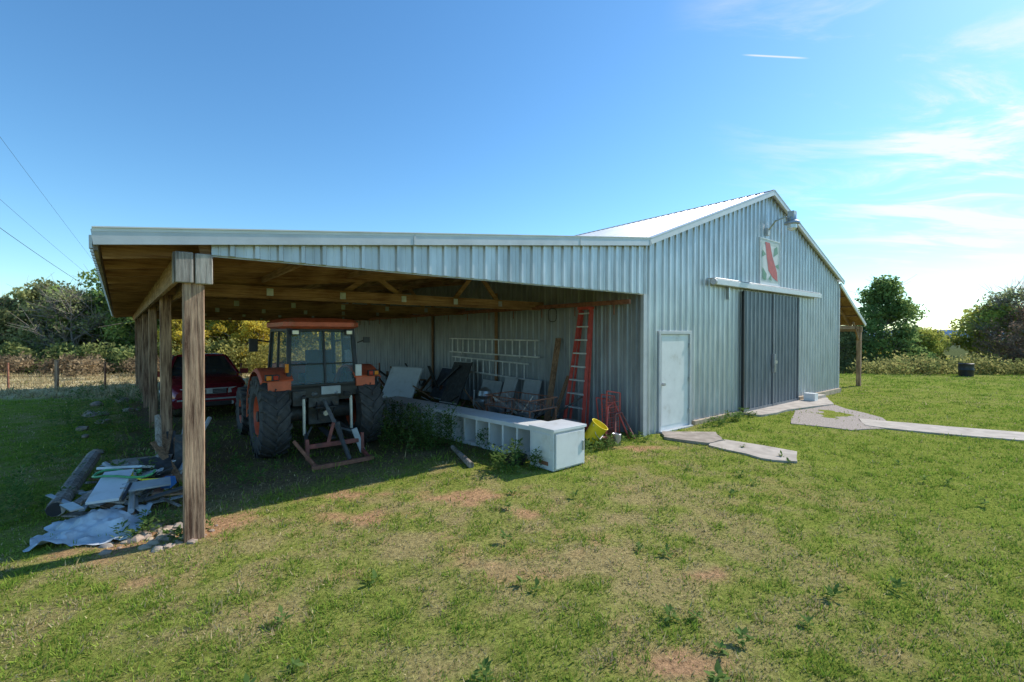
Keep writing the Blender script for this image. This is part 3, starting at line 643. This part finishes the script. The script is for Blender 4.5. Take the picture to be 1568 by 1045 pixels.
m.bx(-.1,-.08,0,L,.50,.57,'whitepl'); m.bx(-.1,-.08,0,L,.02,.08,'whitepl'); m.build('shelves',e,bevel=.004)
e=B('white_cabinet_box',-3.14,-.68,.03); m=MB()
m.bx(0,.70,0,.5,.02,.60,'whitepl'); m.bx(-.015,.715,-.03,.515,.60,.64,'whitepl'); m.bx(.02,.68,-.006,-.002,.03,.58,'trimgrey')
m.bx(.04,.66,-.028,-.0065,.05,.56,'white'); m.bx(.61,.64,-.045,-.028,.25,.4,'steel'); m.bx(-.004,-.001,.1,.3,.08,.14,'rust'); m.bx(-.012,-.001,.06,.44,.2,.55,'white'); m.build('cabinet',e,bevel=.008)
e=B('wire_crate',-2.15,1.0,.1); m=MB()
for zz_ in(.58,.78):
    m.tube([(0,0,zz_),(.8,0,zz_),(.8,1.3,zz_),(0,1.3,zz_),(0,0,zz_)],.012,'rust')
for i in range(14): m.cyl((0,i*.1,.58),(0,i*.1,.78),.005,'rust',n=4); m.cyl((.8,i*.1,.58),(.8,i*.1,.78),.005,'rust',n=4); m.cyl((0,i*.1,.59),(.8,i*.1,.59),.004,'steel',n=4)
for i in range(9): m.cyl((i*.1,0,.58),(i*.1,0,.78),.005,'rust',n=4); m.cyl((i*.1,1.3,.58),(i*.1,1.3,.78),.005,'rust',n=4)
for a_,b_2 in((0.02,.02),(.78,.02),(.02,1.28),(.78,1.28)): m.cyl((a_,b_2,0),(a_,b_2,.58),.014,'rust',n=5)
m.build('wires',e)
e=B('yellow_bucket',-1.42,.15); m=MB(); m.lathe((0,0,.0),[(0,0),(0,.13),(.34,.16),(.36,.17),(.36,.155),(.04,.12),(.04,0)],'yellow',20,'z')
m.tube([(-.16,0,.32),(-.1,-.12,.2),(0,-.18,.15),(.1,-.12,.2),(.16,0,.32)],.006,'steel'); o=m.build('bucket',e); o.rotation_euler=(.5,.3,0); o.location=(0,0,.1)
e=B('red_wire_rack',-.62,.22); m=MB()
for k_ in range(3):
    y0=k_*.18; x0_=-.25+k_*.12; tl_=.06*k_
    m.tube([(x0_,y0,0),(x0_+.02,y0+tl_,.95-.1*k_),(x0_+.42,y0+tl_,.88-.1*k_),(x0_+.4,y0,0)],.014,'red')
    for j in range(7): m.cyl((x0_+.01,y0,.12+j*.1),(x0_+.41,y0,.12+j*.1),.006,'red',n=5)
    for j in range(5): m.cyl((x0_+.06+j*.07,y0,0.02),(x0_+.08+j*.07,y0,.86-.1*k_),.005,'darkred',n=5)
m.tube([(-.45,-.15,.0),(-.2,.0,.65),(.05,.05,.7),(.2,-.2,0)],.02,'red'); m.tube([(-.3,-.25,.0),(-.1,-.1,.5),(.15,-.05,.5),(.25,-.3,0)],.02,'darkred')
m.build('frames',e)
e=B('paint_can',-.95,-.1); m=MB(); m.lathe((0,0,0),[(0,0),(0,.08),(.18,.08),(.185,.085),(.19,.08),(.18,.07),(.18,0)],'steel',16,'z'); m.build('can',e)
e=B('plant_pot',-1.15,-.05); m=MB(); m.lathe((0,0,0),[(0,0),(0,.07),(.12,.10),(.14,.10),(.13,.09),(.08,.08),(.08,0)],'darkred',16,'z'); m.build('pot',e)
e=B('loose_log',-3.8,.7,1.2); m=MB(); m.cyl((-.5,0,.06),(.55,.1,.1),.05,'grey_wood',.035); m.build('log',e)
e=B('black_basin',-3.3,.0); m=MB(); m.lathe((0,0,0),[(0,0),(0,.14),(.14,.19),(.15,.19),(.13,.16),(.03,.11),(.03,0)],'black',18,'z'); m.build('basin',e)
# ---------------------------------------------------------------- debris pile
e=empty('debris_pile',(-4.45,4.95,0),0); m=MB()
gx,gy=34,26; vs=[];fs=[]
for j in range(gy+1):
    for i in range(gx+1):
        a=i/gx*2-1;b=j/gy*2-1; ang=math.atan2(b,a); wob=.7+.5*(float(fbm(np.array(math.cos(ang)*1.5+5),np.array(math.sin(ang)*1.5+5),1.6,88)))
        xx=(a*.44+b*-.22)*wob+.08; yy=(b*.36+a*.18)*wob-.18
        zq=.03+.08*math.exp(-((a)**2+(b-.5)**2)*1.5)+ (float(fbm(np.array(xx),np.array(yy),6,61))-.5)*.22
        vs.append((xx,yy,max(zq,.02)+hz(-4.45+xx,4.95+yy)))
for j in range(gy):
    for i in range(gx): a=j*(gx+1)+i; fs.append((a,a+1,a+gx+2,a+gx+1))
m.add(vs,fs,'tarp',False); m.build('tarp',e)
m=MB()
m.cyl((-.48,.0,.16),(-1.75,1.85,.24),.085,'grey_wood'); m.cyl((-.475,-.012,.16),(-.49,.0,.16),.075,'black')
m.cyl((-.30,.25,.12),(-1.2,1.75,.18),.045,'sheet'); m.cyl((.25,.1,.10),(-.45,1.0,.3),.03,'trimgrey')
m.box((-.18,.35,.30),(.28,.72,.03),'whitepl',Matrix.Rotation(.5,3,'Z')@Matrix.Rotation(.2,3,'X')); m.box((.15,.45,.28),(.18,.45,.02),'sheet',Matrix.Rotation(-.9,3,'Z')@Matrix.Rotation(.25,3,'Y'))
m.box((-.55,1.0,.32),(.5,.30,.03),'whitepl',Matrix.Rotation(.2,3,'Z')@Matrix.Rotation(-.3,3,'X')); m.box((-.85,1.6,.22),(.7,.4,.03),'concrete',Matrix.Rotation(.5,3,'Z')@Matrix.Rotation(.1,3,'X'))
for i in range(84):
    f=random.random(); a=Vector((.15-f*.9+random.uniform(-.35,.35),-.15+f*1.6+random.uniform(-.2,.3),random.uniform(.05,.24))); ang=random.gauss(2.2,1.0); L=random.uniform(.10,.55)
    m.beam(a,a+Vector((math.cos(ang)*L,math.sin(ang)*L,random.uniform(-.06,.10))),random.uniform(.02,.12),random.uniform(.008,.03),random.choice(['board','sheet','whitepl','chassis','grey_wood','grey_wood','black','steel','sheet','tarp','rust','board','blue' if i%3==0 else 'board']))
for i in range(12):
    a=Vector((random.uniform(-.55,.0),random.uniform(1.2,1.9),.03)); m.beam(a,a+Vector((random.uniform(-.55,-.1),random.uniform(.2,.7),random.uniform(.3,.65))),random.uniform(.04,.13),.02,random.choice(['board','navy','chassis','grey_wood','sheet','steel']))
m.cyl((-.35,1.3,.05),(-.75,1.8,.85),.04,'grey_wood'); m.cyl((-.2,1.4,.05),(-.25,2.2,.75),.03,'sheet')
m.box((-.45,1.35,.18),(.35,.3,.25),'chassis',Matrix.Rotation(.7,3,'Z')@Matrix.Rotation(.3,3,'X'))
m.box((.1,.85,.18),(.12,.12,.10),'blue',Matrix.Rotation(.3,3,'X'))
pts=[(math.cos(a)*(.20+.03*a)-.30,math.sin(a)*.16+.62,.36+.02*math.sin(3*a)) for a in [i*.45 for i in range(16)]]
m.tube(pts,.014,'hose'); m.tube([(-.3,.8,.36),(-.15,.6,.34),(.05,.5,.32),(.2,.6,.3)],.012,'yellow')
m.build('junk',e)
def rock(m,c,r,k='stone'):
    n=7; vs=[];rings=5
    for j in range(rings):
        ph=math.pi*(j+.5)/rings
        for i in range(n):
            a=2*math.pi*i/n; q2=r*random.uniform(.75,1.2); vs.append((c[0]+math.cos(a)*math.sin(ph)*q2*1.2,c[1]+math.sin(a)*math.sin(ph)*q2,c[2]+math.cos(ph)*q2*.6))
    fs=[(j*n+i,j*n+(i+1)%n,(j+1)*n+(i+1)%n,(j+1)*n+i) for j in range(rings-1) for i in range(n)]+[tuple(range(n)),tuple(range((rings-1)*n,rings*n))[::-1]]
    m.add(vs,fs,k)
m=MB()
for i in range(60):
    x_=random.uniform(-4.0,-3.1); y_=random.gauss(4.65,.16); rock(m,(x_,y_,hz(x_,y_)+.0),random.choice([.02,.03,.035,.05,.075]),random.choice(['stone','stone','concrete','foundation']))
for i in range(14):
    t=random.uniform(1,14); x_,y_=W(-8.2+random.uniform(-.5,.5)-.03*t,t); rock(m,(x_,y_,hz(x_,y_)+.03),random.uniform(.06,.16))
m.build('field_stones')
# ---------------------------------------------------------------- foliage
def leafcloud(centres,rad,n,size,cols,seed,flat=.8):
    r=np.random.default_rng(seed); k=r.integers(0,len(centres),n); c_=centres[k]
    d=r.normal(size=(n,3)); d/=np.linalg.norm(d,axis=1)[:,None]; rr_=rad[k]*(r.random(n)**.45)
    p=c_+d*rr_[:,None]*np.array([1,1,flat])
    a=r.normal(size=(n,3)); a/=np.linalg.norm(a,axis=1)[:,None]; b=np.cross(a,r.normal(size=(n,3))); b/=np.linalg.norm(b,axis=1)[:,None]
    sz=size*r.uniform(.6,1.4,n)[:,None]; a=a*sz; b=b*sz*.6
    V=np.stack([p-a,p-b*.9,p+a,p+b*.9],1).reshape(-1,3)
    br=(r.uniform(.6,1.25,len(centres))[k]*r.uniform(.65,1.35,n))[:,None]
    ci=r.random(len(centres))[k][:,None]*.7+r.random(n)[:,None]*.3
    col=(np.array(cols[0])*(1-ci)+np.array(cols[1])*ci)*br
    return V,np.repeat(col,4,0)
def tree_mesh(name,seed,H,CR,th,cols,n=8000,size=.10,bare=False,cone=False,nc=60):
    rnd=random.Random(seed); m=MB(); r=np.random.default_rng(seed)
    pts=[Vector((0,0,-.5))]
    for i in range(7): pts.append(Vector((rnd.uniform(-.15,.15)*i*.35,rnd.uniform(-.15,.15)*i*.35,H*.88*(i+1)/7)))
    r0=H*.022
    for i in range(7): m.cyl(pts[i],pts[i+1],r0*(1-i/8),'bark',r0*(1-(i+1)/8),n=7,caps=False)
    cen=[];rad=[]
    for i in range(nc):
        f=rnd.random()**.8; z=th+(H-th)*f
        prof=min(1,(1-f)**.6*1.25) if cone else math.sqrt(max(.05,1-(2*f-.85)**2*.75))
        a=rnd.uniform(0,6.283); rr_=CR*prof*rnd.uniform(.3,1.05)
        c_=Vector((math.cos(a)*rr_,math.sin(a)*rr_,z)); cen.append(c_); rad.append(CR*rnd.uniform(.2,.38))
        tz=max(th*.7,z-rr_*.8); k_=min(6,int(tz/(H*.88)*7)); st=pts[k_].lerp(pts[k_+1],.5)
        md=st.lerp(c_,.5)+Vector((0,0,-rr_*.08)); q1=r0*.35
        m.cyl(st,md,q1,'bark',q1*.6,n=5,caps=False); m.cyl(md,c_,q1*.6,'bark',q1*.2,n=4,caps=False)
        for j in range(14 if bare else 3):
            e_=c_+Vector((rnd.gauss(0,1),rnd.gauss(0,1),rnd.gauss(.3,.8)))*CR*.26; m.cyl(md.lerp(c_,rnd.uniform(.3,1)),e_,.018 if bare else .012,'bark',.005,n=3,caps=False)
    V,C=leafcloud(np.array([tuple(c_) for c_ in cen]),np.array(rad),n,size,cols,seed)
    nb=len(m.v); Vl=V.tolist(); m.v+= [tuple(q_) for q_ in Vl]; li=m.mi('leaf'); nl=len(V)//4
    m.f+=[(nb+4*i,nb+4*i+1,nb+4*i+2,nb+4*i+3) for i in range(nl)]; m.m+=[li]*nl; m.sm+=[False]*nl
    me=bpy.data.meshes.new(name); me.from_pydata(m.v,[],m.f)
    for k_ in m.mats: me.materials.append(M[k_])
    me.polygons.foreach_set('material_index',m.m); me.update()
    at=me.color_attributes.new('Col','FLOAT_COLOR','POINT'); c4=np.ones((len(m.v),4),np.float32); c4[nb:,:3]=C; at.data.foreach_set('color',c4.ravel())
    return me
GRN=((.17,.25,.07),(.36,.44,.13)); DG=((.15,.24,.08),(.32,.42,.13)); YG=((.32,.38,.08),(.58,.56,.13)); YL=((.56,.47,.07),(.82,.64,.10)); BR=((.32,.19,.13),(.48,.31,.19)); OL=((.26,.29,.12),(.44,.45,.20))
T={'oak':tree_mesh('oak_a',1,6.4,2.6,.9,GRN,11000,.12,nc=75),'oak2':tree_mesh('oak_b',2,5.8,2.4,.8,OL,10000,.12,nc=70),'pine':tree_mesh('cedar',3,6.4,2.5,.3,DG,15000,.11,cone=True,nc=100),
 'yel':tree_mesh('yellow_a',4,5.2,2.1,.8,YG,8500,.11),'yel2':tree_mesh('yellow_b',5,4.6,1.9,.7,YL,6500,.11),'bare':tree_mesh('bare_a',6,5.4,2.3,1.0,OL,3000,.09,True),'brn':tree_mesh('brown_a',7,5.0,2.4,.6,BR,7000,.08),'oak3':tree_mesh('oak_c',8,5.0,2.6,.5,YG,9500,.11)}
def put(kind,name,x,y,sc=1,rz=None,sz=1):
    o=bpy.data.objects.new(name,T[kind]); scene.collection.objects.link(o); o.location=(x,y,hz(x,y)-.1); o.scale=(sc,sc,sc*sz); o.rotation_euler=(0,0,random.uniform(0,6.28) if rz is None else rz)
for k_,nm,x_,y_,s_ in [('oak','oak_tree',-36,31,.85),('bare','bare_tree',-31.5,28,.85),('oak2','oak_tree',-33,33,1.05),('oak','oak_tree',-26.0,30,1.06),('bare','bare_tree',-26.2,27.5,.9),('oak2','oak_tree',-29.5,29,1.0),('oak3','hackberry_tree',-24,32,1.2),('oak2','oak_tree',-39,34,.95),('oak','elm_tree',-22.5,29,.95),('pine','cedar_tree',-30,36,1.15),('oak3','oak_tree',-35,35,1.1),('oak','oak_tree',-28,34,1.15),('yel','elm_tree',-32.5,30,.95),
  ('yel','elm_tree',-19.5,30,1.05),('yel2','yellow_elm_tree',-17.2,29.5,1.0),('oak3','hackberry_tree',-15.2,32,1.1),('yel2','yellow_elm_tree',-12.8,30,.95),('yel','elm_tree',-11,31,1.1),('oak','oak_tree',-21,35,1.1),('oak2','oak_tree',-14,37,1.3),('yel2','yellow_elm_tree',-19,26.8,.75),('oak3','hackberry_tree',-9,34,1.2),('yel2','yellow_elm_tree',-15,27,.7),
  ('pine','cedar_tree',25.0,31,1.0),('oak3','hackberry_tree',27.6,31,.62),('brn','sumac_tree',31.4,27.8,.82),('brn','sumac_tree',34.5,28,1.0),('yel','elm_tree',29.4,33,.68),('oak2','oak_tree',22.3,31,.6),('oak3','elm_tree',32.6,31,.95),('bare','bare_tree',33.0,30,1.05),('yel','elm_tree',31,35,.7),('yel2','yellow_elm_tree',28,36,.65),('oak','oak_tree',41,32,1.2),('bare','bare_tree',-42,31,.9),('oak2','oak_tree',-46,33,1.0)]:
    put(k_,nm,x_,y_,s_)
def brush(name,pts,n,size,cols,seed=1,rad=(.4,.9)):
    r=np.random.default_rng(seed); cen=[];ra=[]
    for (x_,y_,h_) in pts: 
        for _ in range(3):
            a=x_+r.normal(0,.6); b=y_+r.normal(0,.5); cen.append((a,b,hz(a,b)+r.random()*h_)); ra.append(r.uniform(*rad))
    V,C=leafcloud(np.array(cen),np.array(ra),n,size,cols,seed)
    me=np_mesh(name,V,np.arange(len(V)).reshape(-1,4),4,C,('leaf',)); o=bpy.data.objects.new(name,me); scene.collection.objects.link(o)
rb=random.Random(5)
brush('brush_hedgerow',[(rb.uniform(-44,-17),rb.uniform(21.5,25.5),.8) for _ in range(120)],30000,.075,((.24,.18,.11),(.40,.29,.17)),seed=3,rad=(.3,.7))
brush('brush_hedgerow',[(rb.uniform(-44,-17),rb.uniform(24.5,27.5),1.5) for _ in range(90)],22000,.10,((.19,.25,.08),(.38,.40,.14)),seed=13)
brush('brush_hedgerow',[(rb.uniform(-19,-6),rb.uniform(25,28),1.6) for _ in range(60)],14000,.08,((.30,.28,.08),(.55,.49,.14)),seed=4)
brush('brush_hedgerow',[(rb.uniform(19,46),rb.uniform(23.5,27.5),.6) for _ in range(120)],32000,.075,((.18,.22,.07),(.44,.38,.14)),seed=6)
brush('distant_tree_line',[(rb.uniform(-140,150),rb.uniform(60,85),2.6) for _ in range(420)],50000,.3,((.18,.21,.10),(.36,.34,.15)),seed=8,rad=(1.2,2.4))
brush('distant_tree_line',[(rb.uniform(-50,75),rb.uniform(38,48),1.2) for _ in range(170)],30000,.15,((.20,.24,.08),(.60,.48,.12)),seed=9,rad=(.7,1.5))
M['hill']=mat('hazy_hills',(.15,.24,.38),.95,0,.1,.01,bmp=0,spec=0); M['hill2']=mat('wooded_hills',(.10,.15,.16),.95,0,.2,.02,bmp=0,spec=0)  # far hills: aerial haze painted in as a blue base colour
for nm,mk,yy_,base_,amp,fq in(('hills','hill',3300,-6,70,.0016),('wooded_hills','hill2',1500,-26,36,.004)):
    m=MB(); vs=[];K=240
    for i in range(K+1):
        x_=-3800+7600*i/K; hh=base_+amp*float(fbm(np.array(x_),np.array(3.),fq,71))**1.3
        vs+= [(x_,yy_,-60),(x_,yy_+150,hh)]
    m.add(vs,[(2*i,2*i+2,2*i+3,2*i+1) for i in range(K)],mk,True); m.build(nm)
def weed(m_c,x_,y_,h_,seed):
    r=np.random.default_rng(seed); n=int(130*h_/.5)
    hh=r.random(n)**.8*h_; a=r.uniform(0,6.28,n); rr_=.13*h_/.5*(1-.4*hh/h_)*r.random(n)**.5
    p=np.stack([x_+np.cos(a)*rr_,y_+np.sin(a)*rr_,hz(x_,y_)+hh],-1)
    L=r.uniform(.025,.07,n); d=np.stack([np.cos(a),np.sin(a),r.uniform(-.3,.9,n)],-1)*L[:,None]; sv=np.stack([-np.sin(a),np.cos(a),0*a],-1)*(L*.28)[:,None]
    V=np.stack([p,p+d*.5-sv,p+d,p+d*.5+sv],1).reshape(-1,3); q1=r.random(n)[:,None]; c_=(np.array([.11,.19,.05])*(1-q1)+np.array([.24,.34,.10])*q1)
    m_c.append((V,np.repeat(c_,4,0)))
WL=[]; rw=random.Random(9)
for i in range(64): s_=rw.uniform(-4.6,-3.5); t_=rw.uniform(1.4,4.2); WL.append((*W(s_,t_),rw.uniform(.3,.8)))
for i in range(20): s_=rw.uniform(-3.75,-3.2); t_=rw.uniform(-.5,1.0); WL.append((*W(s_,t_),rw.uniform(.15,.42)))
for i in range(34): s_=rw.uniform(-2.3,-.2); t_=rw.uniform(-.35,.1); WL.append((*W(s_,t_),rw.uniform(.08,.22)))
for i in range(30): s_=rw.uniform(1.8,4.0); t_=rw.uniform(-.5,-.12); WL.append((*W(s_,t_),rw.uniform(.08,.2)))
for i in range(90): s_=rw.uniform(-9.2,-7.6); t_=rw.uniform(1.5,16); WL.append((*W(s_-.03*t_,t_),rw.uniform(.12,.5)))
for i in range(14): WL.append((rw.uniform(-4.1,-3.2),rw.gauss(4.75,.15),rw.uniform(.08,.18)))
for i in range(38): s_=rw.uniform(-7,-5.0); t_=rw.uniform(1.2,5); WL.append((*W(s_,t_),rw.uniform(.1,.38)))
for i in range(60):
    yy_=rw.uniform(2.2,9); xx_=rw.uniform(-1.1,1.1)*yy_; s_=(xx_-CX)*dx+(yy_-CY)*dy; t_=-(xx_-CX)*dy+(yy_-CY)*dx
    if t_<-.6: WL.append((xx_,yy_,rw.uniform(.04,.09)))
acc=[]
for i,(a,b,h_) in enumerate(WL): weed(acc,a,b,h_,i)
V=np.concatenate([q_[0] for q_ in acc]); C=np.concatenate([q_[1] for q_ in acc])
o=bpy.data.objects.new('weeds',np_mesh('weeds',V,np.arange(len(V)).reshape(-1,4),4,C,('leaf',))); scene.collection.objects.link(o)
# ---------------------------------------------------------------- fence, pole, wires, barrel
e=empty('wire_fence'); m=MB(); P=[]
for i in range(14):
    x_=-27+i*1.7; y_=17+.35*math.sin(i)*.3; z=hz(x_,y_); h_=1.0 if i%3 else 1.1
    m.beam((x_,y_,z-.2),(x_+random.uniform(-.04,.04),y_,z+h_),.045 if i%3 else .09,.045 if i%3 else .09,'rust' if i%3 else 'post'); P.append((x_,y_,z))
for h_ in(.25,.5,.75,.95): m.tube([(a,b,c_+h_) for a,b,c_ in P],.005,'rust',4)
m.build('posts_and_wires',e)
e=empty('utility_pole',(-38.1,45,hz(-38.1,45))); m=MB(); m.cyl((0,0,-.5),(0,0,8.2),.17,'polewood',.13,n=12); m.beam((-.9,0,7.9),(.9,0,7.9),.1,.1,'polewood'); m.build('pole',e)
e=empty('utility_pole',(-15.4,10,0)); m=MB(); m.cyl((0,0,-.3),(0,0,12.6),.16,'polewood',.11,n=12); m.beam((-.6,0,12.3),(.6,0,12.3),.1,.1,'polewood'); m.build('pole',e)
def wire(name,a,b,sag,r=.011):
    m=MB(); pts=[]
    for i in range(25):
        f=i/24; p=Vector(a).lerp(Vector(b),f); p.z-=sag*4*f*(1-f); pts.append(p)
    m.tube(pts,r,'cable',5); m.build(name)
tz=hz(-38.1,45)
wire('power_line',(-38.1,45,tz+8.0),(-15.4,10,12.3),.15,.006); wire('power_line',(-38.1,45,tz+7.6),(-15.4,10,8.9),.25,.006); wire('power_line',(-38.1,45,tz+7.2),(-15.4,10,7.6),.45)
bx_,by_=22.2,22.5
e=empty('black_barrel',(bx_,by_,hz(bx_,by_))); m=MB(); m.lathe((0,0,0),[(0,0),(0,.27),(.3,.29),(.32,.3),(.34,.29),(.6,.29),(.62,.3),(.64,.27),(.6,.25),(.6,0)],'black',18,'z'); m.build('barrel',e)
print('grass',n)
